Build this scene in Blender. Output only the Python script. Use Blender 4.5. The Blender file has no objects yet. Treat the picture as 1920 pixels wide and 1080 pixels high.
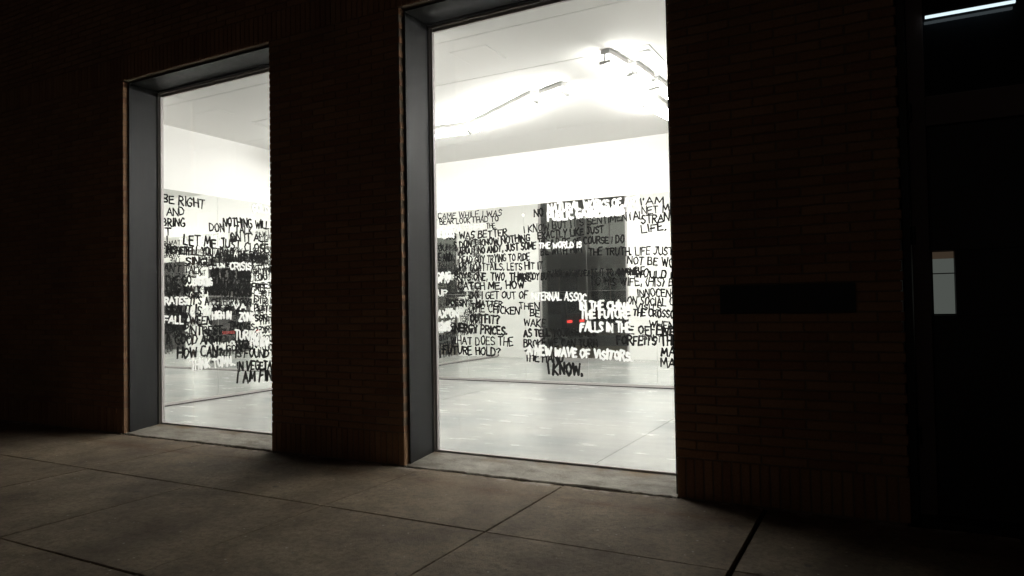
import bpy, bmesh, math, random
from mathutils import Vector, Matrix
random.seed(7)
R = math.radians
sc = bpy.context.scene
# ---------------------------------------------------------------- camera
cam = bpy.data.cameras.new('camera')
cam_o = bpy.data.objects.new('camera', cam)
sc.collection.objects.link(cam_o)
cam.sensor_width = 36
cam.lens = 36*1306.2/1920
cam.clip_end = 300
CAM = Vector((0, -5.249, 1.4715))
ya, pi_, ro = R(-28.0224), R(1.429), R(.9667)
cam_o.matrix_world = (Matrix.Translation(CAM) @ Matrix.Rotation(-ya, 4, 'Z') @ Matrix.Rotation(math.pi/2+pi_, 4, 'X')
                      @ Matrix.Rotation(-ro, 4, 'Z'))
sc.camera = cam_o
# ---------------------------------------------------------------- night sky, faint glow of the town
w = bpy.data.worlds.new('World'); sc.world = w; w.use_nodes = True
nt = w.node_tree
sky = nt.nodes.new('ShaderNodeTexSky'); sky.sky_type = 'NISHITA'; sky.sun_disc = False
sky.sun_elevation = R(12); sky.sun_rotation = R(200)
sky.dust_density = 5
bg = nt.nodes['Background']; bg.inputs['Strength'].default_value = .0006
nt.links.new(sky.outputs[0], bg.inputs['Color'])
sun = bpy.data.lights.new('sun', 'SUN'); sun.energy = .013; sun.angle = R(50); sun.color = (1, .42, .27)
sun_o = bpy.data.objects.new('sun', sun); sc.collection.objects.link(sun_o)
sun_o.rotation_euler = (R(52), 0, R(20))
sc.view_settings.view_transform = 'Standard'; sc.view_settings.look = 'None'
sc.view_settings.exposure = 0; sc.view_settings.gamma = 1; sc.view_settings.use_curve_mapping = False
sc.render.engine = 'CYCLES'
sc.cycles.max_bounces = 14; sc.cycles.glossy_bounces = 10; sc.cycles.diffuse_bounces = 7
sc.cycles.transparent_max_bounces = 16; sc.cycles.caustics_reflective = True
sc.cycles.sample_clamp_indirect = 9
sc.render.resolution_x = 1024; sc.render.resolution_y = 576

# ---------------------------------------------------------------- helpers
COL = sc.collection
def link(o, parent=None):
    COL.objects.link(o)
    if parent: o.parent = parent
    return o
def tag(o, label=None, cat=None, group=None, kind=None):
    if label: o['label'] = label
    if cat: o['category'] = cat
    if group: o['group'] = group
    if kind: o['kind'] = kind
    return o
def empty(name, loc=(0, 0, 0)):
    o = bpy.data.objects.new(name, None); o.location = loc; o.empty_display_size = .2
    return link(o)
class MB:
    def __init__(s): s.v = []; s.f = []
    def box(s, x0, y0, z0, x1, y1, z1):
        b = len(s.v)
        s.v += [(x0,y0,z0),(x1,y0,z0),(x1,y1,z0),(x0,y1,z0),(x0,y0,z1),(x1,y0,z1),(x1,y1,z1),(x0,y1,z1)]
        s.f += [tuple(b+i for i in q) for q in ((0,3,2,1),(4,5,6,7),(0,1,5,4),(1,2,6,5),(2,3,7,6),(3,0,4,7))]
        return s
    def poly(s, pts):
        b = len(s.v); s.v += list(pts); s.f.append(tuple(range(b, b+len(pts)))); return s
    def cyl(s, p, q, r, n=12, caps=True):
        p, q = Vector(p), Vector(q); d = (q-p).normalized()
        a = d.orthogonal().normalized(); c = d.cross(a); b = len(s.v)
        for e in (p, q):
            for i in range(n):
                t = 2*math.pi*i/n; s.v.append(tuple(e+a*math.cos(t)*r+c*math.sin(t)*r))
        for i in range(n):
            j = (i+1) % n; s.f.append((b+i, b+j, b+n+j, b+n+i))
        if caps: s.f += [tuple(b+i for i in range(n-1, -1, -1)), tuple(b+n+i for i in range(n))]
        return s
    def prism(s, prof, y0, y1):        # profile in XZ, pushed along Y
        b = len(s.v); n = len(prof)
        s.v += [(x, y0, z) for x, z in prof]+[(x, y1, z) for x, z in prof]
        for i in range(n): j = (i+1) % n; s.f.append((b+i, b+j, b+n+j, b+n+i))
        s.f += [tuple(b+i for i in range(n-1, -1, -1)), tuple(b+n+i for i in range(n))]
        return s
    def mesh(s, name, mat, bevel=0, smooth=False):
        m = bpy.data.meshes.new(name); m.from_pydata(s.v, [], s.f)
        bm = bmesh.new(); bm.from_mesh(m); bmesh.ops.recalc_face_normals(bm, faces=bm.faces)
        if bevel: bmesh.ops.bevel(bm, geom=bm.edges[:], offset=bevel, segments=1, affect='EDGES', profile=.5)
        bm.to_mesh(m); bm.free()
        if smooth:
            for p in m.polygons: p.use_smooth = True
        m.materials.append(mat); return m
    def obj(s, name, mat, parent=None, bevel=0, smooth=False):
        return link(bpy.data.objects.new(name, s.mesh(name, mat, bevel, smooth)), parent)

def mat(name, color, rough=.6, metal=0, spec=.5):
    m = bpy.data.materials.new(name); m.use_nodes = True
    p = m.node_tree.nodes['Principled BSDF']
    p.inputs['Base Color'].default_value = (*color, 1); p.inputs['Roughness'].default_value = rough
    p.inputs['Metallic'].default_value = metal; p.inputs['Specular IOR Level'].default_value = spec
    return m, m.node_tree, p
def N(t, kind, **kw):
    n = t.nodes.new(kind)
    for k, v in kw.items():
        if k in n.inputs: n.inputs[k].default_value = v
        else: setattr(n, k, v)
    return n
def ramp(t, fac, stops):
    r = t.nodes.new('ShaderNodeValToRGB'); e = r.color_ramp.elements
    while len(e) < len(stops): e.new(.5)
    for i, (p, c) in enumerate(stops): e[i].position = p; e[i].color = (*c, 1)
    t.links.new(fac, r.inputs[0]); return r.outputs[0]
def noise(t, scale, detail=4, rough=.55, vec=None, sc3=None):
    n = N(t, 'ShaderNodeTexNoise', Scale=scale, Detail=detail, Roughness=rough)
    g = N(t, 'ShaderNodeNewGeometry')
    src = g.outputs['Position'] if vec is None else vec
    if sc3:
        mp = N(t, 'ShaderNodeMapping'); mp.inputs['Scale'].default_value = sc3
        t.links.new(src, mp.inputs[0]); src = mp.outputs[0]
    t.links.new(src, n.inputs['Vector']); return n.outputs['Fac']
def mix(t, fac, a, b, mode='MIX'):
    m = N(t, 'ShaderNodeMix', data_type='RGBA', blend_type=mode)
    for inp, v in ((0, fac), (6, a), (7, b)):
        if hasattr(v, 'is_linked') or hasattr(v, 'links'): t.links.new(v, m.inputs[inp])
        elif inp == 0: m.inputs[0].default_value = v
        else: m.inputs[inp].default_value = (*v, 1)
    return m.outputs[2]
def bump(t, p, h, strength, dist=.01):
    b = N(t, 'ShaderNodeBump', Strength=strength, Distance=dist)
    t.links.new(h, b.inputs['Height']); t.links.new(b.outputs[0], p.inputs['Normal'])
def math_(t, op, a, b=0.0):
    m = N(t, 'ShaderNodeMath', operation=op)
    for i, v in enumerate((a, b)):
        if isinstance(v, (int, float)): m.inputs[i].default_value = v
        else: t.links.new(v, m.inputs[i])
    return m.outputs[0]
def posxyz(t):
    g = N(t, 'ShaderNodeNewGeometry'); s = N(t, 'ShaderNodeSeparateXYZ')
    t.links.new(g.outputs['Position'], s.inputs[0]); return s.outputs

# ---------------------------------------------------------------- materials
brick_m, t, p = mat('brick', (.3, .17, .1), .85)
gi = N(t, 'ShaderNodeNewGeometry'); oi = N(t, 'ShaderNodeObjectInfo')
rnd = math_(t, 'FRACT', math_(t, 'ADD', gi.outputs['Random Per Island'], oi.outputs['Random']))
c = ramp(t, rnd, [(0, (.29,.15,.085)), (.35, (.35,.19,.10)), (.7, (.40,.23,.125)), (1, (.31,.165,.09))])
c = mix(t, .5, c, ramp(t, noise(t, 60, 5), [(.3, (.45,.42,.4)), (.7, (1,1,1))]), 'MULTIPLY')
c = mix(t, ramp(t, noise(t, .9, 3), [(.45, (0,0,0)), (.7, (.35,.35,.35))]), c, (.12,.08,.06))
t.links.new(c, p.inputs['Base Color']); bump(t, p, noise(t, 180, 4), .5, .003)
mortar_m, t, p = mat('mortar', (.21,.16,.12), .95)
bump(t, p, noise(t, 120, 4), .6, .004)
steel_m, t, p = mat('steel_lining', (.17,.17,.175), .42, .35, .25)
n_ = noise(t, 3, 4, sc3=(6, 6, .6))
t.links.new(ramp(t, n_, [(.3, (.44,.44,.44)), (.7, (.58,.58,.58))]), p.inputs['Roughness'])
t.links.new(ramp(t, n_, [(.3, (.028,.028,.030)), (.7, (.040,.040,.040))]), p.inputs['Base Color'])
alu_m, *_ = mat('aluminium', (.50,.47,.465), .5, .25)
black_m, t, p = mat('black_metal', (.018,.015,.015), .5, .2)
bump(t, p, noise(t, 90, 3), .15, .002)
post_m, t, p = mat('dark_painted_steel', (.10,.07,.065), .55)
gap_m, *_ = mat('dark_gap', (.01,.009,.008), .95)
plaster_m, t, p = mat('white_plaster', (.86,.85,.835), .65)
bump(t, p, noise(t, 45, 3), .04, .002)
ceil_m, t, p = mat('ceiling_paint', (.69,.68,.665), .8)
bump(t, p, noise(t, 30, 3), .04, .002)
mirror_m, t, p = mat('mirror_glass', (.90,.915,.895), .0, .978)   # a little dust on the silver
t.links.new(ramp(t, noise(t, 2.2, 3), [(.3, (.012,.012,.012)), (.75, (.03,.03,.03))]), p.inputs['Roughness'])
glass_m = bpy.data.materials.new('window_glass'); glass_m.use_nodes = True
t = glass_m.node_tree; t.nodes.remove(t.nodes['Principled BSDF'])
tr = N(t, 'ShaderNodeBsdfTransparent'); tr.inputs[0].default_value = (.97,.985,.975,1)
gl = N(t, 'ShaderNodeBsdfGlossy', Roughness=0.0); fr = N(t, 'ShaderNodeFresnel', IOR=1.5); mx = N(t, 'ShaderNodeMixShader')
gb = N(t, 'ShaderNodeNewGeometry'); ior = N(t, 'ShaderNodeMapRange'); ior.inputs['To Min'].default_value = 1.5; ior.inputs['To Max'].default_value = 1/1.5
t.links.new(gb.outputs['Backfacing'], ior.inputs['Value']); t.links.new(ior.outputs[0], fr.inputs['IOR'])   # both faces of the thin pane reflect alike
t.links.new(fr.outputs[0], mx.inputs[0]); t.links.new(tr.outputs[0], mx.inputs[1]); t.links.new(gl.outputs[0], mx.inputs[2])
t.links.new(mx.outputs[0], t.nodes['Material Output'].inputs[0])
floor_m, t, p = mat('polished_concrete', (.5,.5,.47), .15)
c = ramp(t, noise(t, .8, 5), [(.3, (.40,.42,.425)), (.55, (.56,.557,.54)), (.75, (.66,.65,.62))])
c = mix(t, .6, c, ramp(t, noise(t, 1, 5, .65, sc3=(1.2, 5, 1)), [(.32, (.72,.74,.74)), (.62, (1,1,1))]), 'MULTIPLY')
c = mix(t, .16, c, ramp(t, noise(t, 14, 6, .7), [(.35, (.6,.62,.63)), (.6, (1,1,1))]), 'MULTIPLY')
t.links.new(c, p.inputs['Base Color'])
t.links.new(ramp(t, noise(t, 1.6, 6, .65, sc3=(1, 4, 1)), [(.3, (.20,.20,.20)), (.7, (.29,.29,.29))]), p.inputs['Roughness'])
p.inputs['Specular IOR Level'].default_value = .8
slab_m, t, p = mat('pavement_concrete', (.3,.28,.25), .85)
oi = N(t, 'ShaderNodeObjectInfo')
c = ramp(t, noise(t, 1.1, 6, .6), [(.28, (.16,.118,.080)), (.5, (.275,.214,.147)), (.74, (.38,.305,.205))])
c = mix(t, .55, c, ramp(t, noise(t, 70, 6, .75), [(.3, (.5,.48,.46)), (.62, (1,1,1))]), 'MULTIPLY')
c = mix(t, .5, c, ramp(t, oi.outputs['Random'], [(0, (.8,.78,.76)), (1, (1,1,1))]), 'MULTIPLY')
xyz = posxyz(t)                                                    # rust run-off band along the foot of the wall
wob = math_(t, 'MULTIPLY', math_(t, 'SUBTRACT', noise(t, 1.7, 5), .5), .28)
d_ = math_(t, 'ABSOLUTE', math_(t, 'ADD', math_(t, 'ADD', xyz[1], .40), wob))
band = ramp(t, d_, [(0, (.95,.95,.95)), (.05, (.55,.55,.55)), (.2, (0,0,0))])
band = mix(t, 1.0, band, ramp(t, noise(t, 3.1, 5, .7), [(.35, (.15,.15,.15)), (.6, (1,1,1))]), 'MULTIPLY')
c = mix(t, band, c, (.13,.07,.028))
gum = N(t, 'ShaderNodeTexVoronoi', Scale=2.3); g_ = N(t, 'ShaderNodeNewGeometry'); t.links.new(g_.outputs['Position'], gum.inputs['Vector'])
c = mix(t, ramp(t, gum.outputs['Distance'], [(.045, (.7,.7,.7)), (.075, (0,0,0))]), c, (.07,.062,.055))
fleck = N(t, 'ShaderNodeTexVoronoi', Scale=9.0); t.links.new(g_.outputs['Position'], fleck.inputs['Vector'])
c = mix(t, ramp(t, fleck.outputs['Distance'], [(.05, (.8,.8,.8)), (.08, (0,0,0))]), c, (.55,.52,.47))
c = mix(t, .75, c, ramp(t, noise(t, 2.6, 7, .68), [(.36, (.52,.47,.42)), (.6, (1,1,1))]), 'MULTIPLY')
c = mix(t, .8, c, ramp(t, noise(t, 22, 8, .78), [(.38, (.55,.52,.49)), (.52, (1,1,1)), (.68, (1.25,1.22,1.18))]), 'MULTIPLY')
t.links.new(c, p.inputs['Base Color'])
edge = N(t, 'ShaderNodeMapRange'); edge.inputs['From Min'].default_value = -.13; edge.inputs['From Max'].default_value = -.045
t.links.new(xyz[1], edge.inputs['Value'])
sm = math_(t, 'MULTIPLY', edge.outputs[0], ramp(t, noise(t, 4.5, 5, .65), [(.5, (0,0,0)), (.56, (.8,.8,.8))]))
c = mix(t, sm, c, (.46,.42,.36)); t.links.new(c, p.inputs['Base Color'])
hb = math_(t, 'ADD', noise(t, 90, 6, .78), math_(t, 'MULTIPLY', noise(t, 6, 4), 1.5))
bump(t, p, hb, .8, .008)
sill_m, t, p = mat('sill_stone', (.4,.38,.34), .75)
c = ramp(t, noise(t, 3.2, 6, .7, sc3=(1, 2.2, 1)), [(.3, (.13,.112,.085)), (.46, (.30,.272,.225)), (.66, (.52,.48,.42))])
c = mix(t, .5, c, ramp(t, noise(t, 55, 5, .7), [(.35, (.55,.52,.5)), (.6, (1,1,1))]), 'MULTIPLY')
xyz = posxyz(t)
rust = math_(t, 'MULTIPLY', ramp(t, xyz[1], [(.30, (0,0,0)), (.44, (1,1,1))]), ramp(t, noise(t, 1.9, 4), [(.48, (0,0,0)), (.62, (1,1,1))]))
c = mix(t, rust, c, (.20,.12,.045))
t.links.new(c, p.inputs['Base Color']); bump(t, p, noise(t, 40, 5, .7), .6, .006)
asph_m, t, p = mat('asphalt', (.05,.05,.05), .8)
t.links.new(ramp(t, noise(t, 160, 4), [(.3, (.03,.03,.03)), (.7, (.075,.072,.07))]), p.inputs['Base Color']); bump(t, p, noise(t, 220, 3), .6, .006)
tube_m = bpy.data.materials.new('lit_tube'); tube_m.use_nodes = True
t = tube_m.node_tree; e = N(t, 'ShaderNodeEmission', Strength=168.0); e.inputs[0].default_value = (1, .965, .93, 1)
t.nodes.remove(t.nodes['Principled BSDF']); t.links.new(e.outputs[0], t.nodes['Material Output'].inputs[0])
def emis(name, col, s):
    m = bpy.data.materials.new(name); m.use_nodes = True; t = m.node_tree
    e = N(t, 'ShaderNodeEmission', Strength=s); e.inputs[0].default_value = (*col, 1)
    t.nodes.remove(t.nodes['Principled BSDF']); t.links.new(e.outputs[0], t.nodes['Material Output'].inputs[0]); return m
white_metal_m, *_ = mat('white_enamel', (.42,.42,.41), .4)
ink_m, *_ = mat('black_paint', (.008,.008,.008), .9, 0, .15)
wink_m, *_ = mat('white_paint', (.88,.88,.87), .45)
far_m, t, p = mat('far_masonry', (.36,.32,.29), .9)
paint_m, *_ = mat('van_paint', (.05,.055,.065), .3, .3)
tyre_m, *_ = mat('tyre_rubber', (.02,.02,.02), .8)
dglass_m, *_ = mat('dark_glass', (.015,.017,.02), .05)

# ---------------------------------------------------------------- dimensions (metres)
H = 4.299; XA, XB, XC, XD, XE = -8.141, -5.656, -3.953, -1.407, .123
ZF = .058; YI = .53; D = 6.07; XW = -9.434; XR = 5.0; ZC = 4.267; SOL = .305; CR = .0677; BL = .3048; J = .010
WINS = ((XA, XB), (XC, XD)); WL = -13.0; DX1 = 1.55; WR = 6.0; TOP = 6.62
KERB = -5.70

# ---------------------------------------------------------------- ground
road = MB().box(-60, -16.0, -.4, 60, KERB-.15, -.12).obj('road', asph_m); tag(road, kind='structure')
gr = MB().box(-60, -90, -.6, 60, 60, -.41).obj('ground', asph_m); tag(gr, kind='structure')
pv = MB().box(-30, KERB, -.40, 30, .02, -.035).obj('pavement', gap_m); tag(pv, kind='structure')
kb = MB().box(-30, KERB-.15, -.40, 30, KERB-.004, -.004).obj('kerb', slab_m, bevel=.012); tag(kb, kind='structure')
fp = MB().box(-60, -19.0, -.4, 60, -16.004, .0).obj('far_pavement', slab_m); tag(fp, kind='structure')
xj = [-13.9, -12.45, -11.0, -9.55, -8.10, -6.65, -5.184, -3.733, -2.330, -.772, .70, 2.15, 3.6]
yj = [KERB+.004, -4.24, -2.770, -1.302, 0]
def slab(x0, x1, y0, y1, edge=False):
    """one cast slab; the row along the wall has a broken far edge"""
    r_ = random.Random(int(x0*100)+int(y0*37)); n = 48
    mb = MB(); g = .0055
    gx1 = .017 if abs(x1+.772) < .01 else g; gx0 = .017 if abs(x0+.772) < .01 else g
    X0, X1, Y0 = x0+gx0, x1-gx1, y0+g
    dz = [r_.uniform(-.003, .003) for _ in range(4)]
    zt = lambda u, v: (dz[0]*(1-u)+dz[1]*u)*(1-v)+(dz[2]*(1-u)+dz[3]*u)*v
    cols = []
    wv = 0
    for i in range(n+1):
        u = i/n; x = X0+(X1-X0)*u
        if edge:
            wv = wv*.8+r_.uniform(-.011, .011); Y1 = y1-.032+max(-.034, min(.022, wv))
        else: Y1 = y1-g
        ed = .005
        cols.append([(x, Y0, -.05), (x, Y0, -ed+zt(u, 0)), (x, Y0+ed, zt(u, 0)), (x, Y1-ed, zt(u, 1)), (x, Y1, -ed+zt(u, 1)), (x, Y1, -.05)])
    for i in range(n+1): mb.v += cols[i]
    for i in range(n):
        for k in range(5):
            a = i*6+k; mb.f.append((a, a+6, a+7, a+1))
    mb.f.append(tuple(range(6))); mb.f.append(tuple(n*6+k for k in range(6)))
    return mb.obj('slab', slab_m, pv)
for i in range(len(xj)-1):
    for k in range(len(yj)-1): slab(xj[i], xj[i+1], yj[k], yj[k+1], k == 3)

# ---------------------------------------------------------------- brick building
bld = empty('brick_building', (-3, .3, 0))
tag(bld, 'dark brown brick building with two tall lit gallery windows facing the pavement', 'building')
bld_loc = Vector(bld.location)
def bpart(mb, name, m, bevel=0, parent=None, smooth=False):
    o = mb.obj(name, m, parent or bld, bevel, smooth)
    if parent is None: o.location = -bld_loc
    return o
core = MB()
for x0, x1 in ((WL, XA), (XB, XC), (XD, XE-.012), (DX1+.012, WR)): core.box(x0+.008, .008, -.02, x1-.008, .495, H)
core.box(WL+.008, .012, H+.001, WR, .495, TOP-.01)
o = bpart(core, 'masonry_core', mortar_m)
bpart(MB().box(WL-.1, .496, ZC+.25, WR+.2, D+.6, TOP).box(WL, .497, -.3, XW-.14, D+.5, ZC+.249), 'roof_block', mortar_m)
# bricks
bricks = []     # (x0, z0, length, height)
def course(segs, z, off):
    for xa, xb, anchor in segs:
        k0 = math.floor((xa-anchor-off)/BL)-1
        x = anchor+off+k0*BL
        while x < xb:
            a, b = max(x, xa), min(x+BL, xb)
            la = J/2 if a > xa+1e-4 else 0; lb = J/2 if b < xb-1e-4 else 0
            if b-a > .045: bricks.append((a+la, z+J/2, b-a-la-lb, CR-J))
            x += BL
def soldiers(segs, z):
    for xa, xb in segs:
        n = max(1, round((xb-xa)/CR)); s = (xb-xa)/n
        for i in range(n): bricks.append((xa+i*s+(J/2 if i else 0), z+J/2, s-(J/2 if i else 0)-(J/2 if i < n-1 else 0), SOL-J))
SEG = [(WL, XA, XA), (XB, XC, XB), (XD, XE, XD), (DX1, WR-3, DX1)]
soldiers([s[:2] for s in SEG], 0)
for r_ in range(59): course(SEG, SOL+r_*CR, (BL/2 if r_ % 2 else 0))
soldiers([(WL, WR-3)], H)
z = H+SOL; r_ = 0
while z < TOP-CR: course([(WL, WR-3, XA)], z, BL/2 if r_ % 2 else 0); z += CR; r_ += 1
f_ = 36/ (36*1306.2/1920)
def size_in_view(b):
    cx, cz = b[0]+b[2]/2, b[1]+b[3]/2
    v = cam_o.matrix_world.inverted() @ Vector((cx, 0, cz))
    if v.z > -.1: return 0
    u, h = v.x/-v.z*1306.2, v.y/-v.z*1306.2
    if abs(u) > 965 or abs(h) > 545: return 0
    d = (Vector((cx, 0, cz))-CAM).length
    return b[2]*b[3]*5.249/d**3
order = sorted(range(len(bricks)), key=lambda i: -size_in_view(bricks[i]))
cache = {}
rb = random.Random(3)
def brick_mb(mb, x0, z0, l, h, y0=0.0, j=(0,)*4):
    e = .004; b = len(mb.v); y1 = .092
    fx = [(x0+e, z0+e+j[0]), (x0+l-e, z0+e+j[1]), (x0+l-e, z0+h-e+j[2]), (x0+e, z0+h-e+j[3])]
    mx_ = [(x0, z0), (x0+l, z0), (x0+l, z0+h), (x0, z0+h)]
    mb.v += [(x, y0, z) for x, z in fx]+[(x, y0+e, z) for x, z in mx_]+[(x, y1, z) for x, z in mx_]
    mb.f.append((b, b+1, b+2, b+3))
    for i in range(4):
        k = (i+1) % 4
        mb.f += [(b+i, b+4+i, b+4+k, b+k), (b+4+i, b+8+i, b+8+k, b+4+k)]
rest = MB()
sel = set(order[:300])
for i, (x0, z0, l, h) in enumerate(bricks):
    yo = rb.uniform(-.0022, .0022)
    if i in sel:
        key = (round(l, 3), round(h, 3), rb.randrange(3))
        if key not in cache:
            mb = MB(); brick_mb(mb, -l/2, -h/2, l, h, 0, [rb.uniform(-.0015, .0015) for _ in range(4)])
            cache[key] = mb.mesh('brick', brick_m)
        o = bpy.data.objects.new('brick', cache[key])
        o.location = Vector((x0+l/2, yo, z0+h/2))-bld_loc
        o.rotation_euler = (0, rb.uniform(-.004, .004), rb.uniform(-.003, .003)); link(o, bld)
    else:
        brick_mb(rest, x0, z0, l, h, yo, [rb.uniform(-.0015, .0015) for _ in range(4)])
o = bpart(rest, 'brickwork', brick_m); tag(o, kind='stuff')
# steel linings, window frames, panes, sills
for wi, (xa, xb) in enumerate(WINS):
    g = .014; th = .012; y0, y1 = .062, .425
    ln = MB().box(xa+g, y0, -.01, xa+g+th, y1, H-g-th-.001).box(xb-g-th, y0, -.01, xb-g, y1, H-g-th-.001)
    ln.box(xa+g, y0, H-g-th, xb-g, y1, H-g)
    # return flange at the back of the lining: a lighter line in front of the dark joint
    bpart(ln, 'steel_lining', steel_m, .0015)
    bk = MB().box(xa+.001, .094, 0, xa+g-.002, .494, H-.02).box(xb-g+.002, .094, 0, xb-.001, .494, H-.02).box(xa+.016, .094, H-g+.002, xb-.016, .494, H-.002)
    bk.box(xa+.003, .427, 0, xa+g+th, .445, H-.02).box(xb-g-th, .427, 0, xb-.003, .445, H-.02).box(xa+g+th+.001, .427, H-.034, xb-g-th-.001, .445, H-.021)
    bpart(bk, 'joint_backing', gap_m)
    fx0, fx1, fz = xa+.018, xb-.018, H-.040
    fr = MB().box(fx0, .447, ZF-.004, fx0+.016, .515, fz).box(fx1-.016, .447, ZF-.004, fx1, .515, fz).box(fx0+.017, .447, fz-.020, fx1-.017, .515, fz)
    fr.box(fx0+.017, .462, ZF-.004, fx0+.040, .505, fz-.021).box(fx1-.040, .462, ZF-.004, fx1-.017, .505, fz-.021)
    fr.box(fx0+.041, .474, fz-.052, fx1-.041, .508, fz-.021).box(fx0+.041, .462, ZF-.006, fx1-.041, .505, ZF+.010)
    fo = bpart(fr, 'window_frame', alu_m, .002)
    go = MB().box(fx0+.036, .490, ZF+.006, fx1-.036, .498, fz-.047).obj('glass_pane', glass_m, fo)
    # stone sill: sloping, broken front edge
    rs = random.Random(11+wi); n = 90; mb = MB(); wv = 0; nr = 7
    for i in range(n+1):
        u = i/n; x = xa+.003+(xb-xa-.006)*u
        wv = wv*.86+rs.uniform(-.013, .013)
        yf = .004+max(-.016, min(.022, wv))
        mb.v.append((x, yf+.004, -.05))
        for k in range(nr):
            v = k/(nr-1); y = yf+(.46-yf)*v
            zz = .004+(ZF-.012)*v**.9+rs.uniform(-.0018, .0018)*(1-v)
            if k == 0: zz -= .007
            if k == 1: y = yf+.009; zz = .006
            mb.v.append((x, y, zz))
    for i in range(n):
        for k in range(nr):
            a = i*(nr+1)+k; mb.f.append((a, a+nr+1, a+nr+2, a+1))
    bpart(mb, 'window_sill', sill_m)

# ---------------------------------------------------------------- gallery interior
fl = MB()
jx = [-9.43, -5.95, -2.288, 1.4, 5.0]; jy = [.516, 6.06]
for i in range(4):
    fl.box(jx[i]+.003, jy[0], -.05, jx[i+1]-.003, jy[1]+.1, ZF)
fo = fl.obj('floor', floor_m); tag(fo, kind='structure')
o = MB().box(XW-.02, .496, -.2, XR, D+.2, -.051+.04).obj('floor_joint_bed', gap_m, fo)
fw = MB()
for x0, x1 in ((XW-.13, XA), (XB, XC), (XD, .25), (2.4, XR+.13)): fw.box(x0, .517, ZF-.03, x1, YI, ZC-.001)
fw.box(XW-.13, .497, ZC, XR, .53, ZC+.24).box(.251, .517, 3.32, 2.399, YI, ZC-.001)
fw.box(XW-.13, .497, ZF, XA, .516, ZC-.001).box(XB, .497, ZF, XC, .516, ZC-.001).box(XD, .497, ZF, .11, .516, ZC-.001)
tag(fw.obj('wall_front', plaster_m), kind='structure')
tag(MB().box(XW-.13, D, -.02, XR+.13, D+.12, ZC+.1).obj('wall_back', plaster_m), kind='structure')
tag(MB().box(XW-.13, YI+.001, -.02, XW, D-.001, ZC+.1).obj('wall_left', plaster_m), kind='structure')
tag(MB().box(XR, YI+.001, -.02, XR+.13, D-.001, ZC+.1).obj('wall_right', plaster_m), kind='structure')
# ceiling of plasterboard fields with open shadow joints between them
cl = MB(); q = .006
TX0, TX1, TY0, TY1 = -8.253, -2.156, 2.055, 4.861; SY = .88
P1 = (-4.15, -3.69, 1.17, 1.62); P2 = (-8.56, -8.10, 1.34, 1.62)
zt = ZC+.02
def field(x0, x1, y0, y1): cl.box(x0, y0, ZC, x1, y1, zt)
field(XW, XR, .531, SY-q*.6)
# strip with two access panels cut out
yA, yB = SY+q*.6, TY0-q
xs = [XW, P2[0]-.003, P2[1]+.008, P1[0]-.003, P1[1]+.008, XR]
field(xs[0], xs[1], yA, yB); field(xs[2], xs[3], yA, yB); field(xs[4], xs[5], yA, yB)
for P, a, b in ((P2, xs[1], xs[2]), (P1, xs[3], xs[4])):
    field(a, b, yA, P[2]-.003); field(a, b, P[3]+.003, yB)
field(XW, TX0-q, yB, TY1+q*.5); field(TX1+q, XR, yB, TY1+q*.5)
field(TX0+q*1.5, TX1-q*1.5, TY0+q*1.5, TY1-q*.3); field(XW, XR, TY1+q*.5, D-.012)
co = cl.obj('ceiling', ceil_m); tag(co, kind='structure')
MB().box(XW-.1, .531, ZC+.07, XR+.1, D, ZC+.09).obj('ceiling_void', gap_m, co)
for P in (P1, P2): MB().box(P[0], P[2], ZC-.001, P[1], P[3], zt).obj('access_panel', ceil_m, co)
vt = MB().box(-2.42, 2.20, ZC-.012, -2.20, 2.27, ZC-.0005).obj('ceiling_grille', white_metal_m, None, .003)
tag(vt, 'small grey grille on the ceiling beside the bright tubes', 'vent')

# mirrors
def mirror_wall(name, label, horiz):
    root = empty(name, (-3, D-.02, 0) if horiz else (XW+.02, 3.2, 0)); tag(root, label, 'mirror'); loc = Vector(root.location)
    zs = [.112, 1.70, 3.304]
    if horiz: cs = [XW+.012, -8.2, -6.98, -5.76, -4.54, -3.32, -2.1, -.88, .34, 1.56, 2.78, 4.0, XR-.005]
    else: cs = [YI+.01, 1.19, 2.41, 3.63, 4.85, D-.012]
    for a, b in zip(cs, cs[1:]):
        for z0, z1 in zip(zs, zs[1:]):
            g = .0012
            mb = MB()
            if horiz: mb.box(a+g, D-.008, z0+g, b-g, D-.001, z1-g)
            else: mb.box(XW+.001, a+g, z0+g, XW+.008, b-g, z1-g)
            o = mb.obj('mirror_panel', mirror_m, root, .0008); o.location = -loc
    mb = MB(); bk = MB()
    if horiz:
        mb.box(cs[0], D-.014, .074, cs[-1], D-.001, .110); bk.box(cs[0], D-.006, ZF+.001, cs[-1], D-.0005, .073)
    else:
        mb.box(XW+.001, cs[0], .074, XW+.014, cs[-1], .110); bk.box(XW+.0005, cs[0], ZF+.001, XW+.006, cs[-1], .073)
    o = mb.obj('channel', alu_m, root, .0015); o.location = -loc
    o = bk.obj('shadow_gap', gap_m, root); o.location = -loc
    return root
mb_back = mirror_wall('mirror_wall', 'wide mirror covered in handwriting along the back wall of the gallery', True)
mb_left = mirror_wall('mirror_wall', 'mirror covered in handwriting on the side wall seen through the narrower left window', False)

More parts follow.
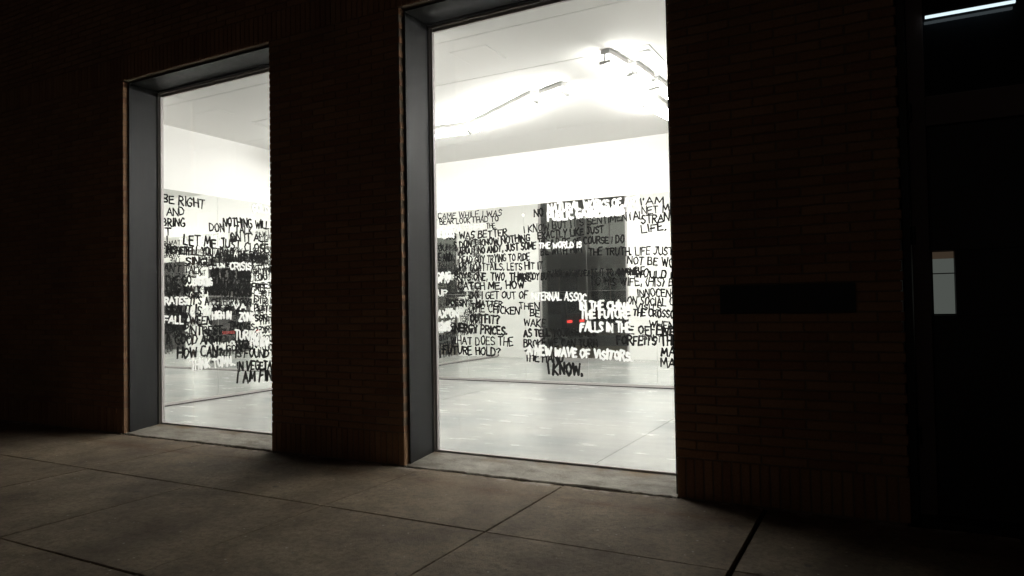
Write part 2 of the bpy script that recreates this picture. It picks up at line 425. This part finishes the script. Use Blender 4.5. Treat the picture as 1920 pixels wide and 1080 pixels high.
# ---- hand lettering: single-stroke capitals on a 4 x 6 grid
G = {
'A': ((4,((0,0),(2,6),(4,0)),((.8,2.2),(3.3,2.2)))), 'B': (3.6,((0,0),(0,6),(2.6,5.8),(3,4.6),(2.4,3.3),(.1,3.1)),((2.4,3.2),(3.5,2),(3,.5),(0,0))),
'C': (3.6,((3.5,5.2),(2.4,6),(.8,5.3),(.1,3),(.7,.8),(2.2,0),(3.5,.7))), 'D': (3.8,((0,0),(.1,6),(2.4,5.5),(3.8,3.4),(3,.9),(0,0))),
'E': (3.2,((3.1,5.9),(0,5.9),(0,0),(3.2,.1)),((0,3.1),(2.5,3.1))), 'F': (3.2,((3.2,6),(0,5.9),(0,0)),((0,3.1),(2.4,3.1))),
'G': (3.8,((3.5,5.2),(2.2,6),(.6,5),(.1,2.8),(.9,.5),(2.5,0),(3.6,.9),(3.7,2.7),(2.2,2.7))), 'H': (3.6,((0,6),(0,0)),((3.6,6),(3.6,0)),((0,3.1),(3.6,3.1))),
'I': (.6,((.3,6),(.3,0))), 'J': (3,((1,6),(3.2,6)),((2.4,6),(2.4,1.3),(1.4,0),(0,.9))),
'K': (3.5,((0,6),(0,0)),((3.4,6),(.1,2.8),(3.5,0))), 'L': (3,((0,6),(0,0),(3,0))),
'M': (4.6,((0,0),(.4,6),(2.2,1.6),(4,6),(4.6,0))), 'N': (3.8,((0,0),(.1,6),(3.6,0),(3.8,6))),
'O': (3.8,((2,6),(.4,4.9),(.1,2.4),(1.5,0),(3.2,.9),(3.8,3.6),(2.9,5.6),(2,6))), 'P': (3.4,((0,0),(0,6),(2.6,5.8),(3.4,4.4),(2.4,3),(0,2.8))),
'Q': (3.8,((2,6),(.4,4.9),(.1,2.4),(1.5,0),(3.2,.9),(3.8,3.6),(2.9,5.6),(2,6)),((2.2,1.6),(4,-.5))),
'R': (3.5,((0,0),(0,6),(2.6,5.8),(3.3,4.5),(2.4,3.2),(0,3)),((1.4,3),(3.6,0))),
'S': (3.3,((3.2,5.2),(1.8,6),(.3,5),(.6,3.6),(2.9,2.5),(3.1,1),(1.6,0),(0,.8))), 'T': (3.6,((0,6),(3.6,5.9)),((1.8,6),(1.8,0))),
'U': (3.6,((0,6),(.1,1.6),(1.6,0),(3.3,1.2),(3.6,6))), 'V': (3.8,((0,6),(1.9,0),(3.8,6))), 'W': (5,((0,6),(1.2,0),(2.5,4.6),(3.8,0),(5,6))),
'X': (3.6,((0,6),(3.6,0)),((3.6,6),(0,0))), 'Y': (3.6,((0,6),(1.8,3)),((3.6,6),(1.8,3),(1.6,0))), 'Z': (3.5,((0,6),(3.5,6),(0,0),(3.5,0))),
'.': (.7,((.2,.1),(.6,.3),(.3,.6))), ',': (.7,((.6,.6),(.1,-1))), "'": (.6,((.4,6.3),(.2,5))), '?': (3,((0,5),(1.4,6.1),(3,4.9),(1.5,3),(1.4,1.8)),((1.3,.3),(1.6,.1))),
'(': (1.4,((1.4,6.4),(.2,3.4),(1.3,-.2))), ')': (1.4,((0,6.4),(1.2,3.4),(0,-.2))),
}
rt = random.Random(21)
def letters(root, horiz, text, a0, z0, a1, z1, hgt, colr, wt, layer):
    s = hgt*1.06/6; th = 1.2*s*wt*(1 if colr == 'k' else .94)*rt.uniform(.88, 1.12)*(1.0 if colr == 'k' else 1.25); gl = []; x = 0
    for ch in text:
        if ch == ' ': x += 2.6; continue
        wd = G[ch][0]; gl.append((ch, x, rt.uniform(.88, 1.12), rt.uniform(-.35, .35), rt.uniform(-.09, .09))); x += wd+1.15
    span = math.hypot(a1-a0, z1-z0); k = span/max(x-1.15, 1)
    ux, uz = (a1-a0)/span, (z1-z0)/span
    V, F = [], []; off0 = .0092+layer*.0003
    def put(px, pz):
        off = off0+(len(F) % 30)*2.5e-5
        a = a0+ux*px-uz*pz; z = z0+uz*px+ux*pz
        return (a, D-off, z) if horiz else (XW+off, a, z)
    for ch, gx, gs, dy, slant in gl:
        for st in G[ch][1:]:
            pts = []
            for (px, py) in st:
                px += rt.uniform(-.30, .30); py += rt.uniform(-.34, .34)
                yy = (py*gs-3+dy)
                pts.append(((gx+px)*k+yy*s*slant, yy*s))
            for (p, q) in zip(pts, pts[1:]):
                dx, dz = q[0]-p[0], q[1]-p[1]; L = math.hypot(dx, dz) or 1e-6
                w0 = th*rt.uniform(.7, 1.25)/2; w1 = th*rt.uniform(.55, 1.2)/2; nx, nz = -dz/L, dx/L
                b = len(V); V.extend([put(p[0]+nx*w0, p[1]+nz*w0), put(p[0]-nx*w0, p[1]-nz*w0), put(q[0]-nx*w1, q[1]-nz*w1), put(q[0]+nx*w1, q[1]+nz*w1)])
                F.append((b, b+1, b+2, b+3))
            for p in pts:
                b = len(V); r0 = th*.47
                V.extend([put(p[0]+r0*math.cos(i*math.pi/3), p[1]+r0*math.sin(i*math.pi/3)) for i in range(6)]); F.append(tuple(range(b, b+6)))
    m = bpy.data.meshes.new('handwriting'); m.from_pydata(V, [], F); m.materials.append(ink_m if colr == 'k' else wink_m)
    o = bpy.data.objects.new('handwriting', m); o.location = -Vector(root.location); link(o, root)
LINES = [
('b','IT CAME WHILE I WAS',-7.83,3.25,-6.21,3.19,0.102,'k',1.0),
('b','Y BEAR LOOK I HAD TO',-7.72,3.13,-6.29,3.09,0.102,'k',1.1),
('b','THE',-6.54,2.97,-6.36,2.98,0.090,'k',0.9),
('b','SEVERAL OTHERS',-7.61,3.00,-6.58,2.97,0.092,'w',0.73),
('b','NG WAS BETTER',-7.43,2.83,-6.11,2.82,0.121,'k',1.1),
('b',"S DON'T KNOW NOTHING",-7.28,2.65,-5.64,2.70,0.120,'k',1.15),
('b','ABOUT NO ANDY, JUST SOME',-7.16,2.52,-5.52,2.55,0.119,'k',1.1),
('b','DEAD GUY TRYING TO RIDE',-7.16,2.35,-5.65,2.35,0.120,'k',1.1),
('b','MY COATTAILS. LETS HIT IT',-7.16,2.21,-5.39,2.18,0.119,'k',1.1),
('b','BOYS ONE, TWO, THREE',-7.26,2.05,-5.63,1.98,0.130,'k',1.2),
('b','NOBODY BUT',-5.85,2.00,-5.24,1.99,0.116,'k',1.1),
('b','CATCH ME, HOW',-7.19,1.86,-5.77,1.84,0.120,'k',1.25),
('b','DO I GET OUT OF',-6.93,1.67,-5.70,1.66,0.119,'k',1.1),
('b',"DOESN'T MATTER",-7.46,1.55,-6.23,1.50,0.111,'k',1.1),
('b','THE CHICKEN',-6.90,1.45,-5.87,1.37,0.129,'k',1.1),
('b','OUTFIT?',-6.93,1.24,-6.30,1.21,0.140,'k',1.2),
('b','ENERGY PRICES.',-7.37,1.07,-6.14,1.00,0.141,'k',1.2),
('b','WHAT DOES THE',-7.37,0.82,-6.02,0.80,0.140,'k',1.0),
('b','FUTURE HOLD?',-7.55,0.64,-6.29,0.62,0.141,'k',1.0),
('b','I KNOW.',-5.32,0.33,-4.66,0.33,0.179,'k',1.15),
('b','NO',-5.54,3.13,-5.36,3.14,0.125,'k',1.1),
('b',"I KNOW BUT IT'S SENTIMENTAL",-5.75,2.85,-3.51,2.96,0.121,'k',1.0),
('b','EXACTLY LIKE JUST',-5.47,2.72,-4.22,2.76,0.113,'k',1.1),
('b','WOULD BE OF COURSE I DO',-5.45,2.59,-3.85,2.56,0.112,'k',1.1),
('b','BE WITH HIM',-5.42,2.42,-4.64,2.44,0.114,'k',1.1),
('b','THE TRUTH. LIFE JUST',-4.49,2.38,-3.02,2.32,0.117,'k',1.0),
('b','NOT BE WORTH IT',-3.79,2.21,-2.54,2.07,0.123,'k',1.0),
('b','NOBODY REPEATS IT TO ANYONE',-5.19,2.02,-3.64,2.00,0.102,'k',1.1),
('b','MAYBE',-3.96,2.01,-3.51,2.02,0.108,'k',1.1),
('b','WOULD IT BE',-3.65,1.98,-2.70,1.89,0.114,'k',1.1),
('b','TO HIS WIFE, (HIS) BUSINESS',-4.47,1.87,-2.41,1.78,0.124,'k',1.0),
('b','INNOCENCE',-3.63,1.64,-2.90,1.63,0.115,'k',1.0),
('b','ON SOCIAL CONTACT',-3.81,1.51,-2.50,1.47,0.114,'k',1.0),
('b','VISITS',-3.67,1.41,-3.24,1.39,0.089,'k',1.1),
('b','ONE THE CROSSOVER',-3.98,1.34,-2.80,1.26,0.106,'k',1.1),
('b','WE HAVE MY',-4.40,1.43,-3.79,1.41,0.109,'k',1.1),
('b','THE OFFENDER',-4.01,1.04,-2.81,1.00,0.133,'k',1.05),
('b','WHEN',-3.44,1.13,-3.03,1.09,0.097,'k',1.1),
('b','WE',-3.25,1.00,-3.00,0.98,0.123,'k',1.1),
('b','FORFEITS THE',-4.02,0.85,-2.98,0.84,0.133,'k',1.1),
('b','IS NOT',-3.56,0.91,-3.25,0.87,0.089,'k',1.0),
('b','MAX',-3.25,0.67,-2.92,0.67,0.131,'k',1.0),
('b','MAX',-3.26,0.49,-2.92,0.48,0.131,'k',1.0),
('b','THEN',-5.88,1.47,-5.47,1.45,0.116,'k',1.0),
('b','BE',-5.65,1.33,-5.47,1.31,0.106,'k',1.2),
('b','WAKE',-5.78,1.16,-5.35,1.14,0.116,'k',1.1),
('b','AS TELL YOURSELVES',-5.79,0.96,-4.40,0.99,0.123,'k',1.1),
('b','BROKE WE CAN TURN',-5.79,0.78,-4.37,0.80,0.132,'k',1.1),
('b','THE HAND',-5.77,0.55,-5.02,0.53,0.162,'k',1.05),
('b',"I'AM SO",-3.55,3.17,-2.80,3.16,0.106,'k',1.0),
('b','NET ME',-3.53,3.02,-2.98,3.03,0.115,'k',1.0),
('b','STRANGE',-3.54,2.87,-2.88,2.89,0.124,'k',1.05),
('b','LIFE.',-3.54,2.71,-3.13,2.73,0.115,'k',1.0),
('b','PRISON',-4.30,1.18,-3.81,1.16,0.091,'k',1.2),
('b','NATURAL WORKS OF ART',-5.26,3.21,-3.56,3.18,0.130,'w',1.33),
('b','PUBLIC GATHERINGS A',-5.26,3.05,-3.69,3.06,0.130,'w',1.33),
('b','AND OPENED',-4.52,3.05,-3.84,3.04,0.110,'w',1.26),
('b','THE WORLD IS',-5.45,2.54,-4.63,2.52,0.095,'w',1.12),
('b','INTERNAL ASSOC',-5.63,1.63,-4.56,1.59,0.123,'w',1.05),
('b','IN THE CHINA',-4.68,1.45,-3.77,1.43,0.128,'w',1.26),
('b','THE FUTURE',-4.67,1.29,-3.77,1.29,0.128,'w',1.26),
('b','FALLS IN THE',-4.67,1.08,-3.77,1.06,0.137,'w',1.26),
('b','A NEW WAVE OF VISITORS.',-5.72,0.66,-3.75,0.58,0.140,'w',1.26),
('b','WAR TODAY',-7.77,2.89,-7.25,2.87,0.125,'w',1.05),
('b','GOING',-7.77,2.09,-7.36,2.07,0.114,'w',1.05),
('b','ROOM TO',-7.85,2.01,-7.39,1.99,0.104,'w',1.12),
('b','UP',-7.65,1.74,-7.45,1.74,0.114,'w',0.98),
('b','TAX ON',-7.78,1.32,-7.19,1.33,0.124,'w',1.12),
('b','NEWS',-7.75,1.09,-7.38,1.09,0.145,'w',1.26),
('b','YOU',-7.75,2.61,-7.44,2.59,0.104,'k',1.1),
('b','LOVE AND',-7.84,2.45,-7.32,2.42,0.125,'k',1.1),
('l',"I'LL BE RIGHT",1.12,3.16,2.16,3.15,0.121,'k',1.0),
('l','AND',1.51,2.96,1.80,2.99,0.114,'k',1.0),
('l','BRING',1.43,2.81,1.81,2.81,0.113,'k',1.0),
('l','IT',1.43,2.67,1.58,2.67,0.104,'k',0.95),
('l','ALL.',1.37,2.52,1.58,2.53,0.104,'k',0.95),
('l','NOTHING WILL BE',2.51,2.91,3.70,2.96,0.127,'k',1.0),
('l',"DON'T TALK",2.25,2.80,3.11,2.82,0.123,'k',1.0),
('l','ON IT ALL',2.66,2.66,3.43,2.72,0.127,'k',0.95),
('l','LET ME JUST CLOSE',1.79,2.56,3.45,2.53,0.139,'k',1.05),
('l','FINISHED',1.43,2.40,1.85,2.39,0.105,'k',1.1),
('l','TELL YOU ABOUT THE WORLD',1.80,2.40,3.42,2.40,0.113,'k',1.15),
('l','BECAUSE NOBODY',2.53,2.33,3.45,2.33,0.117,'k',1.1),
('l','SINGLET IN',1.83,2.24,2.70,2.26,0.110,'k',1.1),
('l',"I CAN'T TALK",1.31,2.14,2.11,2.09,0.105,'k',1.1),
('l','JULIET AND',2.87,2.15,3.56,2.17,0.091,'k',1.0),
('l','FULL',2.59,2.18,2.80,2.19,0.097,'k',1.0),
('l',"I'VE GOT",1.49,1.94,2.00,1.94,0.114,'k',1.1),
('l','YOU',3.12,2.03,3.42,2.05,0.119,'k',1.1),
('l','LONG WALK IN',1.43,1.81,2.25,1.80,0.115,'k',1.15),
('l','FREE',3.09,1.86,3.42,1.84,0.128,'k',1.1),
('l',"IT'S A CELEBRATION",1.91,1.63,3.07,1.59,0.112,'k',1.15),
('l','DID',3.14,1.66,3.42,1.64,0.110,'k',1.1),
('l','PLAY',3.14,1.51,3.44,1.50,0.110,'k',1.1),
('l','SON',3.15,1.34,3.41,1.33,0.110,'k',1.1),
('l','THEN IT IS',1.41,1.55,2.09,1.47,0.122,'k',1.1),
('l','BETWEEN',1.60,1.35,2.28,1.31,0.115,'k',1.15),
('l','THINGS',2.61,1.22,3.14,1.19,0.106,'k',1.15),
('l','SOME INTREST',1.42,1.20,2.48,1.14,0.123,'k',1.1),
('l','OF',2.75,1.06,2.93,1.04,0.106,'k',1.1),
('l','A GOOD ARMY',1.48,1.05,2.48,0.99,0.124,'k',1.1),
('l','TIGER',2.71,0.92,3.19,0.89,0.133,'k',1.1),
('l','HOW CAN?',1.68,0.84,2.48,0.81,0.141,'k',1.1),
('l','IS FOUND',2.74,0.77,3.44,0.72,0.135,'k',1.1),
('l','IN VEGETABLE',2.78,0.54,3.77,0.49,0.136,'k',1.1),
('l','I AM FINE',2.78,0.37,3.62,0.32,0.163,'k',1.1),
('l','OUT OF THE WOODS',2.28,2.07,3.07,2.06,0.114,'k',1.4),
('l','RUN FOR COVER',2.31,1.93,3.05,1.93,0.114,'k',1.5),
('l','NOBODY KNOWS',2.25,1.78,3.07,1.75,0.114,'k',1.5),
('l','WE ARE NOT',2.32,1.49,2.98,1.45,0.105,'k',1.4),
('l','HERE FOR LONG',2.28,1.86,3.09,1.84,0.096,'k',1.3),
('l','UNTIL DAWN',1.48,1.72,2.05,1.70,0.089,'k',1.2),
('l','SHADOWS',1.48,1.44,1.86,1.41,0.089,'k',1.3),
('l','OF DOUBT',1.46,1.28,1.93,1.25,0.089,'k',1.2),
('l','GONE',2.57,0.86,2.93,0.83,0.096,'k',1.2),
('l','THINK TOMM..',1.90,0.64,2.72,0.64,0.135,'w',0.97),
('l','VA',2.71,1.54,2.96,1.53,0.088,'w',1.33),
('l','GOLD',3.11,3.19,3.47,3.22,0.120,'w',1.12),
('l','BREAKING',1.96,1.92,2.29,1.92,0.101,'w',1.18),
('l','RATES',1.47,1.63,1.84,1.63,0.097,'w',1.18),
('l','FALL',1.46,1.35,1.77,1.33,0.096,'w',1.18),
('l','HIGH IN',2.30,1.39,2.65,1.39,0.103,'w',1.26),
('l','ZONE',2.82,1.36,3.13,1.35,0.116,'w',1.26),
('l','TURMOIL',2.73,1.06,3.35,1.03,0.134,'w',1.05),
('l','FOR NOW',3.06,0.94,3.44,0.91,0.127,'w',1.12),
('l','CRISIS',2.64,2.20,3.07,2.20,0.107,'w',1.05),
]
for i, (wl, tx, a0, z0, a1, z1, hg, cc, wt) in enumerate(LINES):
    hz = wl == 'b'; lay = (i % 7)+(8 if cc == 'w' else 0)
    lo, hi = (XW+.03, XR) if hz else (YI+.02, D-.03)
    letters(mb_back if hz else mb_left, hz, tx, max(a0, lo), z0, a1, z1, hg, cc, wt, lay)

# ---------------------------------------------------------------- lamps: bare fluorescent battens under the ceiling
def batten(p, q, label, drop=.0, wdt=.055, tubes=2):
    p, q = Vector((*p, ZC-.004-drop)), Vector((*q, ZC-.004-drop)); mid = (p+q)/2; L = (q-p).length
    root = empty('light_fixture', mid); root.rotation_euler = (0, 0, math.atan2(q.y-p.y, q.x-p.x))
    tag(root, label, 'light fixture', 'bare tube lights under the gallery ceiling')
    MB().box(-L/2, -wdt, -.058, L/2, wdt, 0).obj('housing', white_metal_m, root, .006)
    for e in (-1, 1):
        MB().box(e*L/2-.012, -wdt-.012, -.165, e*L/2+.006, wdt+.012, -.128).box(e*L/2-.009, -.010, -.127, e*L/2+.003, .010, -.0585).obj('end_cap', white_metal_m, root, .004)
    for k in range(tubes):
        y = (k-(tubes-1)/2)*wdt*1.35
        MB().cyl((-L/2+.012, y, -.146), (L/2-.014, y, -.146), .014, 10).obj('tube', tube_m, root, smooth=False)
    if drop:
        MB().cyl((-L/2+.1, 0, 0), (-L/2+.1, 0, drop), .006, 6).cyl((L/2-.1, 0, 0), (L/2-.1, 0, drop), .006, 6).obj('hanger', white_metal_m, root)
batten((-3.46, 2.75), (-3.86, 2.92), 'short lit tube light at the right end of the slanting row', tubes=1)
batten((-3.95, 2.86), (-5.40, 3.73), 'longest lit tube light in the middle of the slanting row')
batten((-5.50, 3.76), (-6.95, 3.62), 'lit tube light at the left end of the slanting row, cut by the window frame')
batten((-7.10, 3.60), (-8.50, 3.50), 'added tube light at the far left end, unseen behind the middle pier')  # unseen batten, added to throw more light on the left pavement
batten((-2.62, 1.93), (-2.56, 2.40), 'nearest short lit tube light of the bright cluster at upper right', tubes=1)
batten((-2.48, 2.46), (-2.44, 3.03), 'second lit tube light of the bright cluster, behind the nearest one', tubes=1)
batten((-2.42, 3.12), (-2.38, 3.86), 'third lit tube light of the bright cluster, cut by the brick pier', tubes=1)
batten((-2.66, 3.60), (-2.56, 4.5), 'farthest lit tube light inside the bright glare, low on the ceiling', .06)

batten((-1.5, 3.9), (-.2, 4.1), 'added tube light right of the bright cluster, unseen behind the wide brick pier')  # from here on unseen battens, added to brighten the room evenly
batten((.6, 2.6), (2.2, 2.6), 'added tube light at the unseen right end of the gallery, nearer the street')
batten((.6, 4.2), (2.2, 4.2), 'added tube light at the unseen right end of the gallery, near the mirror')
batten((3.0, 2.2), (3.0, 4.2), 'last added tube light, unseen on the gallery ceiling beside the far right wall')
# ---------------------------------------------------------------- sign plaque on the right pier
pq = empty('wall_plaque', (-.61, 0, 1.485)); tag(pq, 'blank black metal plaque fixed to the brick pier right of the big window', 'plaque')
MB().box(-.447, -.016, -.102, .447, -.0035, .102).obj('plate', black_m, pq, .002)
for sx in (-.42, .42):
    for sz in (-.08, .08): MB().cyl((sx, -.020, sz), (sx, -.0165, sz), .007, 8).obj('screw', black_m, pq)

# ---------------------------------------------------------------- entrance
en = empty('entrance_door', (.9, .3, 0)); tag(en, 'black metal entrance door with transom in the recess right of the brick pier', 'door'); el = Vector(en.location)
def ep(mb, name, m, bevel=.002, parent=None):
    o = mb.obj(name, m, parent or en, bevel)
    if parent is None: o.location = -el
    return o
y0, y1 = .22, .30
ep(MB().box(XE+.004, .10, 0, XE+.05, .44, 4.28).box(DX1-.05, .10, 0, DX1-.004, .44, 4.28).box(XE+.051, .10, 4.2, DX1-.051, .44, 4.28), 'recess_lining', black_m)
ep(MB().box(.186, y0, .0, .286, y1, 4.19), 'post', post_m)
ep(MB().box(DX1-.15, y0, .0, DX1-.052, y1, 4.19), 'post', post_m)
ep(MB().box(.287, y0+.004, 2.64, DX1-.151, y1, 2.84), 'transom_bar', post_m)
ep(MB().box(.287, y0+.03, 2.842, DX1-.151, y0+.042, 4.19), 'transom_pane', dglass_m, 0)
# leaf with a narrow vision light
lf = MB().box(.292, y0+.02, .02, .302, y1-.01, 2.63).box(.302, y0+.02, .02, DX1-.156, y1-.01, 1.355).box(.302, y0+.02, 1.79, DX1-.156, y1-.01, 2.63).box(.43, y0+.02, 1.356, DX1-.156, y1-.01, 1.789)
leaf = ep(lf, 'door_leaf', black_m)
lite_m = emis('lit_lobby_wall', (.72, .80, .72), .10)
vl = MB().box(.304, y1+.02, 1.357, .429, y1+.03, 1.74).obj('vision_light', lite_m, leaf)
MB().box(.304, y1+.02, 1.741, .429, y1+.03, 1.787).obj('blind', emis('lit_blind', (.5, .36, .24), .08), leaf)
MB().box(.303, y0+.035, 1.634, .429, y0+.045, 1.641).box(.303, y0+.034, 1.357, .429, y0+.046, 1.366).obj('glazing_bar', black_m, leaf)
for zz in (.55, 1.90, 2.74): ep(MB().cyl((.19, y0-.02, zz-.06), (.19, y0-.02, zz+.06), .018, 10), 'hinge', black_m, 0)
ep(MB().cyl((1.28, y0-.04, .95), (1.28, y0-.04, 1.5), .014, 10).box(1.27, y0-.03, .97, 1.29, y0+.02, .99).box(1.27, y0-.03, 1.46, 1.29, y0+.02, 1.48), 'door_handle', black_m, 0)
ep(MB().box(.186, .05, -.02, DX1-.052, .45, .02), 'threshold', black_m)
# dark lobby box behind the door, its back seen from the room only in the mirrors
tag(MB().box(.252, .46, ZF-.01, 2.398, .516, 3.30).obj('lobby_screen', black_m), 'tall black screen closing the entrance off from the white gallery room', 'screen')
tag(MB().box(3.62, .531, ZF+.002, 4.93, .56, 3.28).box(3.66, .5605, ZF+.004, 4.27, .575, 3.24).box(4.28, .5605, ZF+.004, 4.89, .575, 3.24).obj('added_double_door', black_m, None, .003), 'added black double doors in the gallery wall, darkening the mirrors at the left edge', 'door')  # guessed doors, added to give the left mirror its dark patches
tl = empty('strip_light', (.9, y0-.03, 3.365)); tag(tl, 'slim cold white strip light above the black entrance door', 'light fixture')
MB().box(-.60, -.012, .012, -.10, .028, .03).obj('housing', black_m, tl)
cold = emis('cold_strip', (.75, .92, 1), 1.1)
MB().box(-.60, -.010, -.004, -.10, .012, .010).obj('tube', cold, tl)

# ---------------------------------------------------------------- small debris at the foot of the piers
rd = random.Random(5)
db = MB()
for cx, cy, n, sp in ((-1.42, -.03, 14, .05), (-3.97, -.02, 10, .06), (-8.1, -.02, 14, .12), (-6.6, -.01, 16, .5), (-2.7, -.012, 16, .6), (-3, -1.9, 14, 1.4)):
    for _ in range(n):
        x = cx+rd.uniform(-sp, sp); y = cy+rd.uniform(-.018, .012)*(1 if sp < 1 else 50); r0 = rd.uniform(.003, .009)
        b = len(db.v)
        for k in range(5): a = k*1.256+rd.uniform(-.3, .3); db.v.append((x+r0*math.cos(a), y+r0*math.sin(a), .001))
        db.v.append((x, y, .001+r0*.8))
        for k in range(5): db.f.append((b+k, b+(k+1) % 5, b+5))
tag(db.obj('grit', sill_m), 'crumbs of broken mortar along the cracked sills', 'grit', kind='stuff')

# ---------------------------------------------------------------- across the street (seen in the mirrors)
fb = empty('far_building', (-12, -22, 0)); tag(fb, 'dark building across the street, seen only as a reflection in the mirror', 'building'); flc = Vector(fb.location)
wa = MB(); X0, X1, Yf = -40, 22, -19.0
zs = [0, 3.6, 4.2, 6.6, 7.8, 10.2, 14]
bays = [X0+i*3.1 for i in range(21)]
wa.box(X0, Yf-9, 0, X1, Yf-.3, 14)
for zz0, zz1 in ((3.6, 4.4), (6.8, 7.8), (10.2, 14)): wa.box(X0, Yf-.299, zz0, X1, Yf, zz1)
for bx in bays:
    for zz0, zz1 in ((0, 3.599), (4.401, 6.799), (7.801, 10.199)): wa.box(bx, Yf-.298, zz0, bx+.7, Yf, zz1)
o = wa.obj('wall', far_m, fb); o.location = -flc
rw = random.Random(9); wall_glow = emis('added_glow_panel', (.72,.70,.62), .22); dim = [dglass_m, dglass_m, dglass_m, emis('dim_window', (.75,.68,.55), .12), emis('dim_blue_window', (.6,.66,.72), .07)]  # middle-storey panes glow in place of street light on the far wall
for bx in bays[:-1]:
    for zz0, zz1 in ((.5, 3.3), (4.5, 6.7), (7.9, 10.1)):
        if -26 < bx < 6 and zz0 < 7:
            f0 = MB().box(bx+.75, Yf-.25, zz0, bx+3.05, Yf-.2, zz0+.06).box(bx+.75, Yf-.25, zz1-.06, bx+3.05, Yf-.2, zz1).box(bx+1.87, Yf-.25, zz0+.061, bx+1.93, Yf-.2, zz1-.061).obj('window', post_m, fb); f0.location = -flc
            MB().box(bx+.76, Yf-.24, zz0+.01, bx+3.04, Yf-.23, zz1-.01).obj('pane', (wall_glow if zz0 == 4.5 else rw.choice(dim)), f0)
def van(loc, rz, label):
    v = empty('parked_van', loc); v.rotation_euler.z = rz; tag(v, label, 'van')
    prof = [(-2.4,.35),(-2.45,1.0),(-2.35,1.95),(-2.1,2.05),(1.0,2.05),(1.75,1.25),(2.45,1.05),(2.5,.4)]
    MB().prism(prof, -.92, .92).obj('body', paint_m, v, .05)
    MB().box(-2.2, -.935, 1.2, .9, -.925, 1.8).box(-2.2, .925, 1.2, .9, .935, 1.8).obj('side_window', dglass_m, v)
    MB().box(-2.425, -.75, 1.2, -2.40, .75, 1.8).obj('rear_window', dglass_m, v)
    for x in (-1.6, 1.6):
        for y in (-.93, .75):
            wh = MB().cyl((x, y, .34), (x, y+.2, .34), .34, 20).obj('wheel', tyre_m, v)
            MB().cyl((x, y-.006, .34), (x, y+.206, .34), .19, 14).obj('rim', alu_m, wh)
    red = emis('red_tail_lamp', (1, .06, .05), 2.2)
    for y in (-.86, .42): MB().box(-2.475, y, .86, -2.40, y+.44, .95).obj('tail_light', red, v)
    for y in (-.8, .5): MB().box(2.46, y, .7, 2.52, y+.3, .85).obj('headlight', alu_m, v)
van((-13.6, -9.1, -.12), math.pi, 'dark van with a lit red tail lamp, reflected in the mirror')
van((-20.2, -9.2, -.12), math.pi, 'dark van parked farthest along the street, seen only by reflection')
